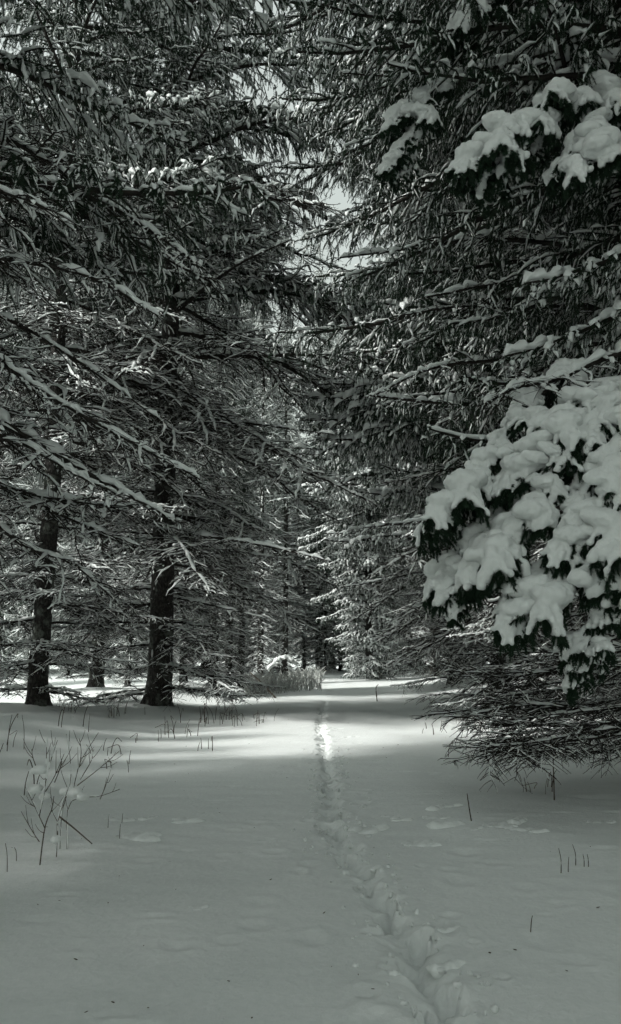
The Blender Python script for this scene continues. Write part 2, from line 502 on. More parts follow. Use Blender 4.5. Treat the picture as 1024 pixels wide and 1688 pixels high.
# merged crowns for the trees farther off
LITE_L = (1.7, 2.5, 3.2, 3.9)
LITE = {k: [make_template(k, L, 500 + 40 * j + i, True, 1.55) for i, L in enumerate(LITE_L)] for j, k in enumerate(('dead', 'live', 'laden'))}
TIER_H, TIER_R = 1.7, 3.0
def make_tier(seed, kind, n=15):
    """a ring of branches round 1.7 m of trunk"""
    rng = np.random.RandomState(seed); W, S = Geo(), Geo()
    for q in range(n):
        L = TIER_R * rng.uniform(.68, 1.15); a = q * 2.399 + rng.uniform(-.4, .4)
        i = int(np.argmin(np.abs(np.array(LITE_L) - L) + rng.rand(4) * .6)); B = LITE[kind][i]; s = L / LITE_L[i]
        c, sn = math.cos(a) * s, math.sin(a) * s
        M = np.array(((c, sn, 0), (-sn, c, 0), (0, 0, s))); z = np.array((0, 0, TIER_H * (q + rng.rand()) / n))
        for mi, g in enumerate((B.w, B.n)):
            V, Fc, _ = g.arrays()
            if len(V): W.add(V @ M + z, Fc, mi)
        V, Fc, _ = B.s.arrays(); S.add(V @ M + z, Fc)
    return geo_mesh('branch_whorl', W, [M_WOOD, M_NEEDLE]), geo_mesh('snow', S, [M_SNOW])
TIERS = {'dead': [make_tier(11 + i, 'dead', 16) for i in range(2)], 'live': [make_tier(21 + i, 'live') for i in range(3)], 'laden': [make_tier(31 + i, 'laden') for i in range(2)]}
FAR_KIND = [(25, 3.3, .6, 6.5, .5), (27, 3.5, .5, 8.0, .4), (22, 3.0, .2, .5, .7), (25, 2.1, .5, 7.0, .5)]       # height, reach, lowest branch, live from, laden share
def add_tiers(t, seed, H, R, z0, zlive, laden):
    rng = np.random.RandomState(seed); z = z0
    while z < H - .8:
        kind = 'dead' if z < zlive * rng.uniform(.75, 1.2) else ('laden' if rng.rand() < laden else 'live')
        me = TIERS[kind][rng.randint(len(TIERS[kind]))]
        k = crown_len(z + .6, H, R) / TIER_R * rng.uniform(.88, 1.12); zs = min(1.0, .45 + k * .6)
        w = obj('branch_whorl', me[0], t, (0, 0, z), rng.rand() * 6.28, (k, k, zs)); obj('snow', me[1], w)
        z += TIER_H * zs * .96

FAR_TRUNKS = [trunk_mesh(.20, 25, 31, 10, 24), trunk_mesh(.24, 27, 32, 10, 24), trunk_mesh(.19, 22, 33, 10, 24), trunk_mesh(.18, 25, 34, 10, 24)]

def ground_z(x, y): return float(base_height(np.array([x]), np.array([y]))[0])
def far_tree(x, y, v, label, group, sc=1.0, rz=None, rnd=random.Random(5)):
    t = bpy.data.objects.new('spruce_tree', None); COL.objects.link(t)
    t.location = (x, y, ground_z(x, y)); t.rotation_euler = (0, 0, rnd.uniform(0, 6.28) if rz is None else rz); t.scale = (sc, sc, sc)
    obj('trunk', FAR_TRUNKS[v], t)
    add_tiers(t, int(abs(x * 131 + y * 977)) % 99991, *FAR_KIND[v])
    tag(t, label, 'tree', group); TREE_WELLS.append((x, y, .55 * sc))
    return t

def near_tree(x, y, r, H, R, seed, label, z0=.7, zlive=6.0, laden=.25, ztop=None, gap=.30, per=5, keep=None, top=.5, group='spruce trees lining the lane'):
    """tree with each branch its own part"""
    t = bpy.data.objects.new('spruce_tree', None); COL.objects.link(t)
    t.location = (x, y, ground_z(x, y)); tag(t, label, 'tree', group)
    obj('trunk', trunk_mesh(r, H, seed), t); TREE_WELLS.append((x, y, r * 2.4))
    rng = np.random.RandomState(seed); cnt = 0
    for q in range(16):                                 # snow stuck to the bark, on the weather side
        z, a = rng.uniform(.1, 9), rng.uniform(-2.9, -1.2); rr = r * (1 - z / H) ** .75
        p = obj('snow_patch', SHRUB_LUMPS[q % 3], t, (rr * .97 * math.cos(a), rr * .97 * math.sin(a), z), a, (.22, rng.uniform(.4, 1.0), rng.uniform(.7, 2.6)))
    ztop = min(ztop or 99, 1.6 + (y + 2.5) * .93) if y < 20 else None
    zt = ztop or H * .97
    for z, a in whorls(rng, z0, zt, gap, per):
        if keep and not keep(z, a, rng): continue
        L = crown_len(z, H, R) * rng.uniform(.65, 1.15) * (1 + .28 * max(0, -math.copysign(1, x) * math.cos(a)) * min(1, z / 7))
        kind = 'dead' if (z < zlive * rng.uniform(.7, 1.3)) else ('laden' if rng.rand() < laden else 'live')
        S = SIZES[kind]
        i = min(range(len(S)), key=lambda q: abs(S[q] - L) + rng.rand() * .6)
        put_branch(t, BANK[kind][i], z, a, L / S[i]); cnt += 1
    if ztop:
        add_tiers(t, seed + 900, H, R * top, ztop + .2, zlive, laden)
    return t

# ---- trees of the lane
def g_at(px, py): p = on_ground(px, py); return float(p[0]), float(p[1])
x1, y1 = g_at(60, 1188); x2, y2 = g_at(260, 1174); x3, y3 = g_at(158, 1150)
front = lambda lim, w: (lambda z, a, r: not (z < lim and abs(((a + math.pi / 2 + math.pi) % (2 * math.pi)) - math.pi) < w and r.rand() < .62))
T1 = near_tree(x1, y1, .185, 26, 3.6, 41, 'slim snowy spruce trunk left of the thick-trunked spruce, by the leafless shrub', z0=.35, zlive=9, gap=.42, keep=front(8.5, 1.0))
T2 = near_tree(x2, y2, .275, 28, 4.6, 42, 'thick-trunked spruce with long bare snow-lined limbs beside the lane', top=1.0, z0=.35, laden=.45, zlive=12, gap=.46, keep=front(12, .95))
T3 = near_tree(x3, y3, .20, 21, 2.7, 43, 'slender spruce standing behind, between the thick-trunked spruce and the slim one', z0=.35, zlive=9, gap=.50, keep=front(6, .6))
L1 = near_tree(-4.9, 7.0, .23, 26, 4.2, 44, 'spruce reaching long descending bare limbs over the left edge of the lane', top=1.0, zlive=6, ztop=11.0, gap=.42,
               keep=lambda z, a, r: z > 2.2 and math.sin(a) < .55)
R1 = near_tree(4.9, 8.2, .26, 27, 4.4, 45, 'spruce with heavy white snow pillows on boughs hanging over the lane', top=1.2, zlive=2.6, laden=.35, ztop=11.0, gap=.46, z0=.45,
               keep=lambda z, a, r: z > 5 or z < 1.2 or r.rand() < .6)
R2 = near_tree(5.7, 12.4, .25, 27, 4.9, 46, 'spruce behind the snow-pillowed boughs with thick snow-topped limbs reaching over the lane', top=1.0, zlive=5.5, laden=.15, gap=.42)
R3 = near_tree(5.4, 17.0, .22, 27, 4.8, 47, 'dense spruce between the thick-limbed one and the far end of the lane', top=1.0, zlive=5.0, laden=.65, gap=.44)
R4 = near_tree(5.1, 22.0, .22, 26, 4.6, 48, 'spruce with low twiggy skirt beside the sunlit patch of the lane', zlive=4.5, laden=.75, gap=.46)
R5 = near_tree(5.0, 28.0, .22, 26, 4.4, 49, 'spruce past the low twiggy skirt, its snowy tassels hanging over the far lane', zlive=4.0, laden=.8, gap=.5)

GF = 'spruces deep in the wood beside the lane'
LF = 'snow-dusted spruce deep in the wood, one of many alike'
rnd = random.Random(8)
# right row carries on
far_tree(5.3, 34, 1, 'spruce in the far row right behind the bushy spruce clad to the ground', 'far row spruces')
far_tree(5.6, 41, 0, 'last tall spruce of the far row beside the young dense spruces', 'far row spruces')
near_tree(2.7, 36.5, .19, 20, 2.9, 52, 'bushy spruce clad in snowy boughs to the ground at the far end of the lane', z0=.2, zlive=.1, laden=1.0, gap=.30, group=None)
for (x, y, k) in ((-1.6, 47, .5), (.9, 48.5, .62), (3.2, 46, .55), (5.0, 47.5, .6), (1.9, 51, .7), (-.4, 52, .7), (4.2, 44, .5), (-3.3, 46.5, .6)):
    far_tree(x, y, 2, 'young dense spruce closing off the dark far end of the lane', 'young spruces at the end of the lane', k)
# left row carries on
for (px, py, s, w) in ((354, 1149, .62, 'first'), (376, 1142, .66, 'second'), (397, 1139, .6, 'third'), (428, 1128, .75, 'fourth'), (470, 1120, .85, 'fifth')):
    x, y = g_at(px, py)
    far_tree(x, y, 3, 'narrow spruce, %s in the file leading on from the thick-trunked spruce' % w, 'spruces filed behind the thick trunk', s)
x, y = g_at(302, 1141)
far_tree(x, y, 3, 'narrow spruce set back from the file, just behind the thick-trunked spruce', 'spruces filed behind the thick trunk', .68)
x, y = g_at(527, 1111)
far_tree(x, y, 1, 'dark straight spruce trunk standing at the very end of the lane', None, 1.0)
# plantation rows left and right, and the wood closing the end of the lane
spots = []
for i in range(9):
    for j in range(6):
        spots.append((-6.8 - 3.4 * j + rnd.uniform(-.9, .9), 11.5 + i * 5.0 + rnd.uniform(-1.3, 1.3)))
for i in range(9):
    for j in range(3):
        spots.append((9.4 + 4.0 * j + rnd.uniform(-.9, .9), 11.0 + i * 5.4 + rnd.uniform(-1.3, 1.3)))
for i in range(13):
    spots.append((-12 + i * 2.6 + rnd.uniform(-.8, .8), 49 + rnd.uniform(-2, 3)))
for i in range(14):
    spots.append((-17 + i * 3.0 + rnd.uniform(-.8, .8), 56 + rnd.uniform(-2, 3)))
for (x, y) in spots:
    if abs(x / y) > .62: continue
    if any((x - a) ** 2 + (y - b) ** 2 < 3.0 for a, b, _ in TREE_WELLS): continue
    if abs(x - (.03 * y)) < 2.2 and y < 46: continue
    if x < -5 and 8 < y < 14.5: continue            # unseen gap added to let sun in across the lane
    if x < -5 and 14.5 < y < 37:                      # trees kept short behind the thick trunk so sun clears them
        far_tree(x, y, 2, 'low snowy spruce, kept short to let sun over, behind the thick-trunked spruce', 'low spruces kept short for the sun', rnd.uniform(.3, .45)); continue
    far_tree(x, y, 2 if y > 52 else rnd.choice((0, 0, 1, 1, 2)), LF, GF, rnd.uniform(.9, 1.2) * (1.15 if y > 48 else 1))
for (x, y, k) in ((-6.6, 9.4, .28), (-7.0, 10.6, .31), (-7.5, 11.8, .30), (-6.8, 12.9, .29), (-7.3, 14.0, .30), (-6.7, 8.2, .3), (-9.2, 12.4, .38), (-9.0, 10.2, .4), (-9.4, 8.9, .38), (-9.1, 11.3, .38), (-9.5, 13.6, .37), (-8.9, 7.6, .38), (-9.2, 14.9, .36), (-7.2, 15.6, .26), (-8.2, 16.6, .3)):
    far_tree(x, y, 2, 'unseen low spruce added to shade the left verge of the lane', 'unseen shading spruces left of the lane', k)  # unseen spruces added to keep sun off the left of the lane
# rows carried on unseen beside and behind the viewer, trees added for shade
for (x, y) in ((-5.2, 1.5), (5.4, 2.6), (-5.0, -3.5), (5.2, -2.6), (-8.5, 4.5), (9.0, 5.5), (-5.3, -9), (5.1, -8.5), (-8.8, -1.5), (-7.4, 2.3)):
    far_tree(x, y, 1, 'unseen spruce added beside and behind the viewer to shade the near lane', 'unseen shading spruces by the viewer', 1.2)

# ------------------------------------------------------------------ limbs that stand out in the photograph
def limbs(tree, lst, kind, seed0):
    o = np.array(tree.location)
    for k, (r0, snow, pts) in enumerate(lst):
        w = [at(*p) for p in pts]
        d0 = w[0] - w[1]
        if abs(w[0][0] - o[0]) + abs(w[0][1] - o[1]) > .25:      # carry the limb back to its trunk
            t = np.array((o[0], o[1], 0)); h = np.hypot(*(w[0] - t)[:2])
            z = w[0][2] + np.clip(d0[2] / (np.hypot(d0[0], d0[1]) + .05), -.6, .6) * h * .8
            t[2] = max(.35, z); w = [t] + w
        custom_branch(tree, o, w, kind, r0, seed0 + k, snow, 18)

D1 = 6.6
limbs(L1, [(.045, 1.5, [(-60, 650, 6.6), (0, 693, 6.5), (130, 772, 6.3), (230, 826, 6.15), (285, 858, 6.1)]),
           (.040, 1.2, [(-60, 262, 6.8), (0, 282, 6.7), (160, 330, 6.5), (280, 402, 6.3), (330, 440, 6.2)]),
           (.034, 1.3, [(-60, 410, 6.4), (0, 425, 6.3), (145, 455, 6.1), (260, 520, 6.0)]),
           (.030, 1.0, [(-60, 330, 7.2), (60, 375, 7.2), (150, 430, 7.1), (190, 470, 7.0)]),
           (.030, 1.0, [(-60, 500, 7.0), (40, 540, 7.0), (150, 610, 6.9), (260, 690, 6.8)]),
           (.028, 1.0, [(-60, 560, 6.2), (60, 640, 6.1), (200, 720, 6.0), (330, 790, 6.0)]),
           (.028, 1.0, [(-60, 770, 7.2), (60, 830, 7.1), (150, 870, 7.0), (230, 900, 6.9)]),
           (.026, 1.0, [(-60, 830, 6.8), (40, 900, 6.8), (120, 930, 6.8), (190, 990, 6.8)])], 'bare', 600)
limbs(T2, [(.06, 2.0, [(292, 512, y2), (345, 470, y2 - 1.0), (400, 432, y2 - 2.0), (480, 395, y2 - 2.6)]),
           (.030, .8, [(330, 480, y2 - .2), (385, 425, y2 - .3), (412, 340, y2 - .5)]),
           (.045, 2.0, [(292, 592, y2), (390, 582, y2 - .5), (475, 580, y2 - 1), (560, 600, y2 - 1.3)]),
           (.045, 2.1, [(290, 690, y2), (400, 697, y2 - 1.2), (550, 716, y2 - 2.4)]),
           (.045, 2.2, [(288, 880, y2), (370, 888, y2 - 1.2), (460, 905, y2 - 2.2), (545, 925, y2 - 2.8)]),
           (.034, 1.4, [(286, 985, y2), (360, 1000, y2 - .8), (440, 1020, y2 - 1.5)]),
           (.036, 1.4, [(290, 800, y2), (250, 760, y2 - 1.0), (215, 720, y2 - 1.6)]),
           (.034, 1.4, [(292, 640, y2), (330, 680, y2 - 1.0), (345, 760, y2 - 1.6)])], 'bare', 640)
limbs(R2, [(.075, 2.2, [(1040, 540, 11), (940, 495, 10.4), (830, 470, 9.9), (700, 490, 9.6)]),
           (.06, 2.2, [(1040, 425, 11), (900, 400, 10.5), (790, 395, 10.2), (690, 408, 10), (560, 425, 9.8)]),
           (.065, 2.3, [(1000, 690, 12), (800, 668, 11.3), (700, 662, 10.9), (610, 652, 10.7)]),
           (.05, 1.9, [(1040, 560, 10.6), (860, 590, 10.2), (720, 605, 10), (620, 650, 9.8)]),
           (.040, 1.2, [(1000, 500, 11), (860, 510, 10.6), (760, 505, 10.4), (660, 520, 10.2)]),
           (.055, 1.6, [(1000, 180, 11.4), (800, 150, 11), (680, 130, 10.6), (560, 120, 10.4)]),
           (.040, 1.2, [(1000, 860, 11.5), (820, 850, 11), (690, 860, 10.6), (600, 870, 10.4)])], 'bare', 680)
# boughs that meet overhead
for tree, zs in ((R2, (10.6, 11.4, 12.2, 12.7, 13.1, 13.5, 13.9, 14.3, 14.7)), (R3, (12.5, 13.6, 14.8, 16.0, 16.8, 17.6, 18.2)), (T2, (14.6, 16.2, 17.6, 18.6))):
    for k, z in enumerate(zs):
        put_branch(tree, LIVE[(7, 6, 5)[k % 3]], z, (0 if tree is T2 else math.pi) + (.22, -.12, .05, -.3, .36)[k % 5], 1.38)
# low dead branches sweeping out under the pillowed spruce
low = []
lr = random.Random(3)
for k in range(20):
    yy = 1085 + k * 8.4 + lr.uniform(-10, 10); d = lr.uniform(6.6, 9.0)
    xe = lr.uniform(715, 920)
    low.append((lr.uniform(.012, .022), .6, [(1150, yy - 30, d + .3), (1000, yy - 6 + lr.uniform(-12, 12), d - .1), (880, yy + lr.uniform(-6, 10), d - .3), (xe, yy + lr.uniform(0, 18), d - .5)]))
limbs(R1, low, 'low', 720)

pr = random.Random(21)
def pillow_limb(tree, pts, seed, n_p, smin, smax, r0=.03, side=.55, start=.1):
    """limb from the trunk hung with snow pillows on both sides"""
    o = np.array(tree.location)
    w = [at(*p) for p in pts]
    t = np.array((o[0], o[1], w[0][2] + .25 * np.hypot(w[0][0] - o[0], w[0][1] - o[1])))
    path = bez([t] + w, 22) - o
    rng = np.random.RandomState(seed)
    g, gs = Geo(), Geo()
    tube(g, path, r0 * (1 - .8 * np.linspace(0, 1, 22)), 6)
    T, H, U = frames(path)
    snow_strip(gs, path + U * .01, .075, rng, 8, .95, 2.5)
    b = obj('branch', geo_mesh('branch', g, [M_WOOD]), tree)
    obj('snow', geo_mesh('snow', gs, [M_SNOW]), b)
    n0 = 5
    for k in range(n_p):
        s = start + (1 - start) * k / max(1, n_p - 1)
        i = min(20, n0 + int(s * (21 - n0)))
        sgn = (1 if k % 2 else -1) if k < n_p - 1 else 0
        h = path[min(21, i + 1)] - path[i - 1]; yaw = math.atan2(h[1], h[0])
        yaw += sgn * pr.uniform(.35, 1.3)
        p = path[i] + H[i] * sgn * -1 * pr.uniform(0, .06)
        v = PILLOWS[pr.randrange(len(PILLOWS))]; sc = pr.uniform(smin, smax); sc *= .92; pit, roll = pr.uniform(-.05, .42), pr.uniform(-.25, .25)
        for nm, me in zip(('snow_pillow', 'needle_spray', 'twig'), v):
            q = obj(nm, me, b, tuple(p), yaw, sc); q.rotation_euler = (roll, pit, yaw)
    return b

for seed, (n_p, smin, smax, pts) in enumerate((
        (13, .75, 1.35, [(1010, 585, 7.7), (905, 640, 7.2), (840, 725, 6.9), (785, 800, 6.7), (735, 850, 6.6)]),
        (13, .75, 1.4, [(1010, 640, 7.1), (940, 690, 6.7), (910, 780, 6.5), (870, 865, 6.4), (820, 915, 6.3)]),
        (12, .7, 1.35, [(1030, 700, 6.7), (985, 780, 6.4), (960, 870, 6.2), (925, 940, 6.1), (890, 1005, 6.05)]),
        (9, .6, 1.1, [(1040, 800, 6.5), (1010, 890, 6.2), (1000, 970, 6.0), (992, 1040, 5.9), (990, 1095, 5.9)]),
        (9, .65, 1.2, [(900, 800, 7.2), (830, 850, 6.9), (775, 905, 6.8), (755, 965, 6.7)]),
        (6, .8, 1.4, [(1050, 640, 6.8), (1000, 660, 6.6), (985, 720, 6.4)]),
        (7, .55, 1.0, [(930, 830, 6.9), (840, 890, 6.7), (785, 945, 6.6), (765, 995, 6.55)]),
        (7, .7, 1.3, [(1050, 720, 6.3), (1010, 800, 6.1), (990, 880, 6.0), (1000, 950, 5.95)]),
        # higher up
        (12, .9, 1.55, [(1030, 130, 8.0), (930, 180, 7.5), (860, 225, 7.2), (815, 275, 7.1)]),
        (8, .9, 1.55, [(1050, 170, 7.6), (985, 215, 7.2), (965, 280, 7.0)]),
        (9, .75, 1.2, [(900, 90, 8.6), (760, 125, 8.4), (695, 170, 8.2), (690, 220, 8.1), (672, 280, 8.1)]),
        (8, .8, 1.2, [(1000, -60, 8.4), (880, -20, 8.0), (800, 10, 7.8), (775, 55, 7.8)]))):
    pillow_limb(R1, pts, seed + 1, n_p + 3, smin, smax)
limbs(R1, [(.035, 1.7, [(1030, 580, 7.4), (920, 625, 7.0), (850, 640, 6.9), (800, 665, 6.8)])], 'bare', 760)

# ------------------------------------------------------------------ snow-covered ground with the footprint trail
trail_px = [(742, 1700), (728, 1660), (704, 1605), (668, 1548), (632, 1492), (606, 1450), (572, 1408), (552, 1370), (545, 1330), (543, 1290), (540, 1250), (532, 1215), (528, 1190), (531, 1172)]
tp = np.array([on_ground(*p)[:2] for p in trail_px])
order = np.argsort(tp[:, 1]); tp = tp[order]
tp = np.concatenate([[tp[0] + (tp[0] - tp[1]) * 8], tp, [(0.75, 30.0)]])
def trail_x(y): return np.interp(y, tp[:, 1], tp[:, 0])

rows = [-60, -40, -25, -15, -8, -4, -2]
y = -1.0
while y < 2.4: rows.append(y); y += .2
while y < 19: rows.append(y); y += .016 if y < 9 else .03
while y < 60: rows.append(y); y *= 1.02
rows += [62, 66, 72, 80, 95, 120, 160, 220, 320]
rows = np.array(rows)
off = np.concatenate([np.linspace(0, .38, 27), .38 * 1.075 ** np.arange(1, 78)])
off = np.concatenate([-off[::-1], off[1:]])
Y, O = np.meshgrid(rows, off, indexing='ij')
X = trail_x(np.clip(Y, -2, 30)) + O * np.where(Y > 60, 3, 1)
Z = base_height(X, Y)
for (a, b, r) in TREE_WELLS:
    if abs(b) > 60: continue
    d = np.hypot(X - a, Y - b); Z = Z + .10 * np.exp(-(d / (r * 1.3)) ** 2)
fr = np.random.RandomState(4)
dep = np.zeros_like(Z); rim = np.zeros_like(Z)
yy, sgn = 1.2, 1
while yy < 19:
    st = fr.uniform(.20, .34)
    cx = trail_x(yy) + sgn * fr.uniform(.015, .065); dx = (trail_x(yy + .2) - trail_x(yy - .2)) / .4
    c, s = 1 / math.hypot(1, dx), dx / math.hypot(1, dx)
    m = np.abs(Y - yy) < .8
    lx = (X[m] - cx) * c - (Y[m] - yy) * s; ly = (X[m] - cx) * s + (Y[m] - yy) * c
    wob = 1 + .8 * value_noise(X[m] * 1, Y[m] * 1, 9, .06) + .5 * value_noise(X[m], Y[m], 10, .025)
    q = np.sqrt((lx / .047) ** 2 + (ly / fr.uniform(.085, .13)) ** 2) * wob
    dep[m] = np.maximum(dep[m], fr.uniform(.078, .12) / (1 + np.exp(np.clip((q - 1) * 22, -40, 40))))
    # snow kicked out ahead of the step, mostly to the right
    q2 = np.sqrt(((lx - .085 * fr.choice((1, 1, -1))) / .05) ** 2 + ((ly - .05) / .10) ** 2)
    rim[m] += fr.uniform(.005, .022) * np.exp(-q2 ** 2)
    yy += st; sgn = -sgn
tr = np.exp(-((X - trail_x(Y)) / .075) ** 2) * ((Y > 1) & (Y < 22))
dep = np.maximum(dep, .042 * tr * (1 + 1.6 * value_noise(X, Y, 12, .13)))
crumb = value_noise(X, Y, 14, .03) * .022 + value_noise(X, Y, 15, .06) * .03
msk = np.clip(np.exp(-((X - trail_x(Y)) / .12) ** 2) * 1.2, 0, 1) * ((Y > 1) & (Y < 22))
Z = Z - dep + rim + crumb * msk * (.6 + np.clip(rim * 30, 0, 1))
# pits left by snow dropped from the boughs
for k in range(260):
    py = 2.6 + 15 * fr.rand() ** 1.4; pxx = trail_x(py) + fr.uniform(-.42, .42) * py; r = fr.uniform(.02, .07)
    iy = np.searchsorted(rows, [py - .25, py + .25]); sub = slice(iy[0], iy[1])
    q = np.hypot((X[sub] - pxx) / r, (Y[sub] - py) / (r * fr.uniform(.8, 1.6)))
    Z[sub] -= fr.uniform(.004, .013) * np.exp(-q ** 2) - .006 * np.exp(-((q - 1.6) / .5) ** 2)
# small dimples and wind ripple over the fresh surface
Z += .008 * value_noise(X * .4, Y, 21, .16) * (np.abs(O) < 6) + .004 * value_noise(X, Y, 22, .07) * (np.abs(O) < 3)
nr, nc = Y.shape
idx = np.arange(nr * nc).reshape(nr, nc)
q00, q01, q10, q11 = idx[:-1, :-1].ravel(), idx[:-1, 1:].ravel(), idx[1:, :-1].ravel(), idx[1:, 1:].ravel()
Fg = np.concatenate([np.stack([q00, q01, q11], 1), np.stack([q00, q11, q10], 1)])
gme = mesh_from('ground', np.stack([X, Y, Z], -1).reshape(-1, 3), Fg, None, [M_GROUND])
ground = tag(obj('ground', gme), 'smooth snow-covered lane with one line of footprints', None, None, 'structure')

# ------------------------------------------------------------------ weeds, shrub, sticks, lumps
def stalk(g, pts, r): tube(g, bez(pts, max(5, 3 * len(pts))), np.linspace(r, r * .55, max(5, 3 * len(pts))), 5, 0, True)
def snap(p, sink=.04):
    p = np.array(p, float); p[2] = ground_z(p[0], p[1]) - sink; return p

# the leafless shrub
c5 = lambda a, b: (a / 2.0, 1140 + b / 2.0)
sh = bpy.data.objects.new('shrub', None); COL.objects.link(sh)
base = snap(on_ground(66, 1422), 0); sh.location = base; sd = base[1]
tag(sh, 'leafless shrub with thin forked stems and small snow lumps', 'shrub')
shr = np.random.RandomState(2)
lines = [[(130, 570), (148, 450), (172, 385), (178, 345)], [(148, 450), (120, 390), (85, 315)], [(130, 410), (150, 310), (153, 220), (155, 145)],
         [(150, 330), (180, 280), (212, 205)], [(205, 400), (232, 300), (232, 225), (220, 140)], [(240, 330), (262, 240), (290, 190), (325, 135)],
         [(255, 310), (320, 260), (395, 195)], [(230, 370), (330, 345), (395, 322)], [(190, 475), (195, 410), (232, 300)], [(130, 495), (110, 465), (70, 395)],
         [(150, 300), (170, 220), (190, 160)], [(262, 250), (268, 200), (262, 155)], [(330, 355), (345, 320), (355, 290)], [(265, 290), (300, 230), (310, 190)],
         [(120, 250), (108, 215), (105, 190)], [(180, 300), (196, 260), (205, 230)]]
for k, ln in enumerate(lines):
    g = Geo(); dd = sd + (shr.uniform(-.25, .35) if k not in (0, 1, 2, 9) else shr.uniform(-.04, .08))
    if k in (4, 5, 6, 7, 12, 13): dd = sd + .45
    P = [at(*c5(*q), dd + .03 * j) for j, q in enumerate(ln)]
    if k == 0: P[0] = snap(P[0], .05)
    if k in (4, 7, 8): P = [snap(P[0], .05)] + P
    P = [p - base for p in P]
    stalk(g, P, .0048 if k == 0 else .0034)
    Q = bez(P, 8)
    for w in range(3):
        i = shr.randint(2, 7); d = nrm(Q[i] - Q[i - 1]) + shr.randn(3) * .45
        stalk(g, [Q[i], Q[i] + d * .05, Q[i] + d * .05 + nrm(d + np.array((0, 0, .5))) * .06], .0022)
    st_ = obj('stem', geo_mesh('stem', g, [M_STALK]), sh)
    if k in (1, 2, 4, 5, 6, 7, 8, 10, 13):
        gs = Geo(); snow_strip(gs, bez(P, 22) + np.array((0, 0, .003)), .007, shr, 6, .55, 1.5, 1.0)
        obj('snow', geo_mesh('snow', gs, [M_SNOW]), st_)
for k, (a, b, sx, dz) in enumerate(((130, 262, .06, 0), (120, 320, .055, .1), (232, 335, .075, .45), (268, 348, .05, .45), (185, 488, .045, .1), (150, 345, .04, .2))):
    p = at(*c5(a, b), sd + dz) - base
    obj('snow_lump', SHRUB_LUMPS[k % 3], sh, tuple(p), k * 1.3, (sx / .075, sx / .075, sx / .07))

# sticks and single stalks: (points in the photo, thickness, label)
def stick(name, pxs, d, r, label, cat, group=None, dd=0.0, sink_first=True):
    P = [at(*p, d + dd * j) for j, p in enumerate(pxs)]
    if sink_first: P[0] = snap(P[0], .05)
    o = P[0].copy(); g = Geo(); stalk(g, [p - o for p in P], r)
    return tag(obj(name, geo_mesh(name, g, [M_STALK]), None, tuple(o)), label, cat, group)
def gd(py): return float(on_ground(512, py)[1])
stick('fallen_stick', [(98, 1346), (122, 1365), (152, 1391)], sd + .2, .006, 'short broken stick lying slanted beside the leafless shrub', 'stick', None, -.05, False)
stick('dead_stalk', [(779, 1360), (774, 1335), (770, 1308)], gd(1360), .006, 'single dark stalk standing alone by the flat fallen snow patches', 'stalk')
stick('dead_stalk', [(873, 1534), (876, 1520), (878, 1509)], gd(1534), .003, 'tiny lone stalk poking through smooth snow well apart from others', 'stalk')
stick('dead_stalk', [(914, 1328), (913, 1280), (911, 1228)], gd(1328), .007, 'upright dark stalk beneath the low dead branches of the pillowed spruce', 'stalk')
stick('dead_stalk', [(622, 1152), (620, 1135), (624, 1128)], gd(1154), .018, 'short bent stalk in the far bright stretch of the lane', 'stalk')
stick('bent_twig', [(738, 1244), (742, 1228), (752, 1218), (772, 1214)], gd(1244), .006, 'thin twig arched over in the snow near the low dead branches', 'twig')
stick('leaning_stick', [(457, 1151), (436, 1130), (412, 1108)], gd(1151), .03, 'grey stick leaning over by the frosted grass and narrow trunks', 'stick')
for k, (x, yb, yt) in enumerate(((924, 1440, 1398), (936, 1438, 1412), (948, 1428, 1392), (962, 1430, 1408), (969, 1430, 1408))):
    stick('grass_stalk', [(x, yb), (x + 1, (yb + yt) / 2), (x + (-3, 2, -4, -1, -1)[k], yt)], gd(yb), .0032, 'thin grass stalk in the little cluster standing alone in open snow', 'stalk', 'little stalk cluster')
for k, (x, yb, yt) in enumerate(((13, 1432, 1390), (28, 1414, 1397))):
    stick('grass_stalk', [(x, yb), (x - 1, (yb + yt) / 2), (x - 4, yt)], gd(yb), .003, 'thin grass stalk beside the foot of the leafless shrub', 'stalk', 'stalks beside the shrub')
for k, (x, yb, yt) in enumerate(((178, 1360, 1342), (197, 1376, 1358), (201, 1352, 1340))):
    stick('grass_stalk', [(x, yb), (x + 1, (yb + yt) / 2), (x + 2, yt)], gd(yb), .003, 'tiny grass stub in the snow between shrub and footprints', 'stalk', 'grass stubs near the shrub')
# tufts of dead stalks round the thick trunk and along the verge
def tuft(px, py, n, h, spread, label, group, mat=M_STALK, th=.005, seed=0):
    rng = np.random.RandomState(seed); o = snap(on_ground(px, py), 0)
    t = bpy.data.objects.new('weed_tuft', None); COL.objects.link(t); t.location = o
    tag(t, label, 'weeds', group)
    for k in range(n):
        g = Geo(); b = np.array((rng.randn() * spread, rng.randn() * spread, -.05)); b[2] = ground_z(o[0] + b[0], o[1] + b[1]) - o[2] - .04
        hh = h * rng.uniform(.5, 1.3); ln = rng.randn(2) * .22
        P = [b, b + np.array((ln[0] * .3 * hh, ln[1] * .3 * hh, hh * .6)), b + np.array((ln[0] * hh, ln[1] * hh, hh))]
        if rng.rand() < .3: P.append(P[-1] + np.array((rng.randn() * .08, rng.randn() * .08, -.05)))
        stalk(g, P, th * rng.uniform(.7, 1.2))
        obj('stem', geo_mesh('stem', g, [mat]), t)
wr = random.Random(6)
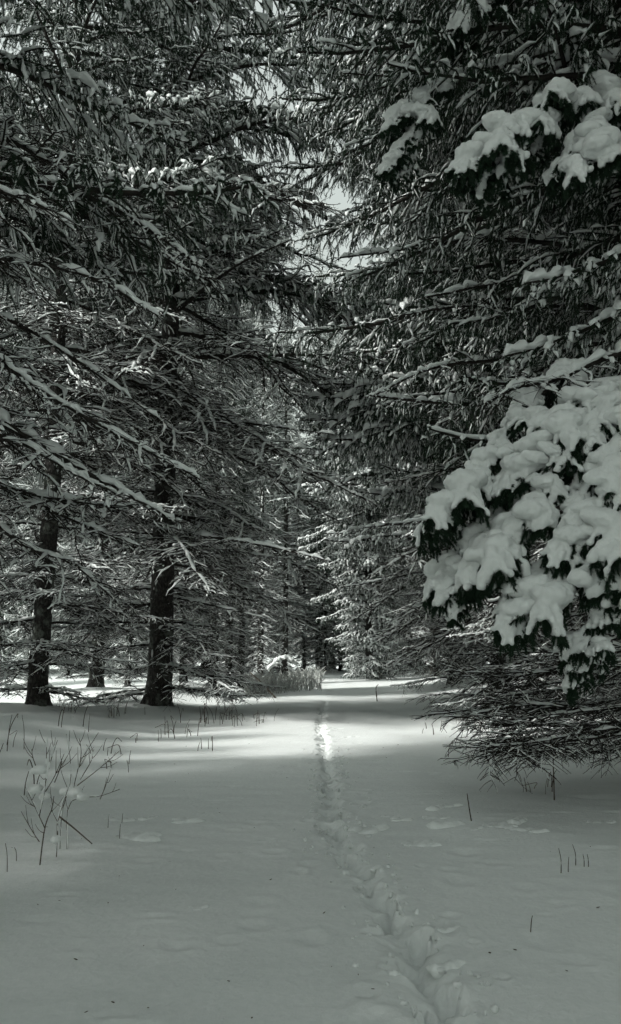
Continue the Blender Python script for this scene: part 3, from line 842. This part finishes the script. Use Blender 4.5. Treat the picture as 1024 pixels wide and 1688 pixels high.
for k, (px, py, n, h) in enumerate(((182, 1242, 5, .22), (190, 1260, 4, .2), (220, 1222, 3, .18), (280, 1205, 6, .28), (300, 1212, 6, .28), (320, 1190, 7, .32), (352, 1192, 7, .32),
                                    (375, 1186, 7, .34), (400, 1194, 6, .26), (425, 1186, 5, .22), (345, 1232, 4, .2), (440, 1190, 3, .2), (180, 1190, 6, .3), (205, 1186, 6, .3), (100, 1186, 6, .3), (130, 1190, 5, .28), (12, 1300, 5, .4), (15, 1245, 5, .45), (110, 1215, 4, .3), (360, 1172, 5, .3))):
    tuft(px, py, n, h, .16, 'small tuft of dead weed stalks in the snow near the thick-trunked spruce', 'dead weed tufts', M_STALK, .006, 50 + k)
for k, (px, py, n, h) in enumerate(((792, 1196, 5, .25), (805, 1202, 5, .25), (702, 1208, 3, .2), (715, 1200, 3, .2), (765, 1190, 4, .22), (870, 1300, 4, .18), (885, 1310, 4, .2))):
    tuft(px, py, n, h, .12, 'small tuft of dead stalks by the low dead branches of the pillowed spruce', 'stalk tufts under the pillowed spruce', M_STALK, .005, 80 + k)
# sapling bowed under snow by the frosted grass
sp = bpy.data.objects.new('bent_sapling', None); COL.objects.link(sp); d_ = gd(1134)
P = [at(438, 1134, d_), at(446, 1105, d_), at(458, 1090, d_), at(474, 1087, d_), at(490, 1098, d_)]
P[0] = snap(P[0], .05); sp.location = P[0]
tag(sp, 'thin sapling bowed into an arch under snow by the frosted grass', 'sapling')
Q = bez([p - P[0] for p in P], 24); g = Geo(); tube(g, Q, np.linspace(.03, .012, 24), 5, 0, True)
st_ = obj('stem', geo_mesh('stem', g, [M_STALK]), sp)
gs = Geo(); snow_strip(gs, Q[5:], .09, np.random.RandomState(5), 8, .9, 2.5, 1.0)
for q in range(7):
    i = 8 + 2 * q; W_ = twig_path(Q[i], np.array((np.random.RandomState(q).uniform(-1, 1), -.3, .2)), .45, 8, 1.2, np.random.RandomState(q))
    tube(g, W_, np.linspace(.012, .006, 8), 3); snow_strip(gs, W_, .06, np.random.RandomState(q), 6, .85, 1.6, 1.0)
obj('snow', geo_mesh('snow', gs, [M_SNOW]), st_)
tw = Geo(); [tw.add(v, f - f.min()) for v, f in zip(g.v[1:], g.f[1:])]
obj('twigs', geo_mesh('twigs', tw, [M_STALK]), sp)
# frosted grass bank
g = Geo(); fg = np.random.RandomState(12)
for k in range(900):
    px = fg.uniform(405, 530); py = 1150 - (px - 405) / 125 * 30 * fg.uniform(.3, 1.1) - fg.rand() * 6
    p = snap(on_ground(px, py), .03); h = fg.uniform(.15, .7)
    ln = fg.randn(2) * .35
    P = np.array([p, p + np.array((ln[0] * .3 * h, ln[1] * .3 * h, h * .6)), p + np.array((ln[0] * h, ln[1] * h, h))])
    tube(g, P, np.array((.012, .016, .012)), 3)
tag(obj('frosted_grass', geo_mesh('frosted_grass', g, [M_STRAW])), 'bank of pale frosted grass beside the far lane', 'grass', None, 'stuff')

# flat lumps of snow fallen from the boughs
lumps = [(607, 1366, 1.6), (590, 1358, .7), (722, 1352, 1.2), (735, 1364, 1.3), (660, 1352, 1.0), (690, 1390, 1.4), (645, 1345, .8), (720, 1338, 1.0), (742, 1336, 1.0), (820, 1366, 1.3), (870, 1372, 1.6),
         (850, 1360, 1.1), (780, 1370, .8), (230, 1373, 1.8), (200, 1345, 1.3), (245, 1343, .8), (305, 1349, 1.4), (325, 1336, .8), (425, 1351, .6), (738, 1528, .7), (325, 1491, .6), (385, 1400, .6), (990, 1360, 1.2),
         (175, 1578, .4), (300, 1545, .35), (355, 1680, .5), (950, 1597, .4), (735, 1585, .8)]
for k, (px, py, s) in enumerate(lumps):
    p = snap(on_ground(px, py), .012)
    o = obj('snow_clump', LUMPS[k % 4], None, tuple(p), wr.uniform(-.5, .5), s)
    tag(o, 'flat little clump of fallen snow lying on the smooth lane', 'snow clump', 'fallen snow clumps')
# crumbs of snow kicked out along the trail
g = Geo(); ck = np.random.RandomState(31); IV, IF = ico()
for k in range(260):
    py = 2.6 + 9 * ck.rand() ** 1.5; pxx = trail_x(py) + ck.choice((-1, 1, 1)) * (.06 + abs(ck.randn()) * .10); r = ck.uniform(.005, .017) * (1.3 if ck.rand() < .15 else 1)
    sub = IV * (1 + .35 * ck.randn(len(IV), 1)) * r * ck.uniform(.6, 1.3, 3) + np.array((pxx, py, ground_z(pxx, py) + r * .2))
    g.add(sub, IF)
tag(obj('snow_crumbs', geo_mesh('snow_crumbs', g, [M_SNOW])), 'loose crumbs of snow kicked out along the footprints', 'snow crumbs', None, 'stuff')
# needles and bark crumbs dropped on the snow
g = Geo(); lt = np.random.RandomState(77)
for k in range(170):
    py = 2.4 + 14 * lt.rand() ** 1.3; pxx = trail_x(py) + lt.uniform(-.45, .45) * py
    if abs(pxx - trail_x(py)) < .16: continue
    a = lt.rand() * 6.28; l = lt.uniform(.004, .013); z = ground_z(pxx, py) + .004
    d = np.array((math.cos(a), math.sin(a), lt.uniform(-.1, .25))) * l
    p = np.array((pxx, py, z)); tube(g, np.array([p - d, p, p + d]), np.array((.0012, .0022, .001)) * lt.uniform(.8, 1.6), 3, 0, True)
tag(obj('needle_litter', geo_mesh('needle_litter', g, [M_STALK])), 'scattered fallen needles and bark crumbs on the snow', 'litter', None, 'stuff')
print("TRIS", TRI_TOTAL[0], "OBJECTS", len(bpy.data.objects))
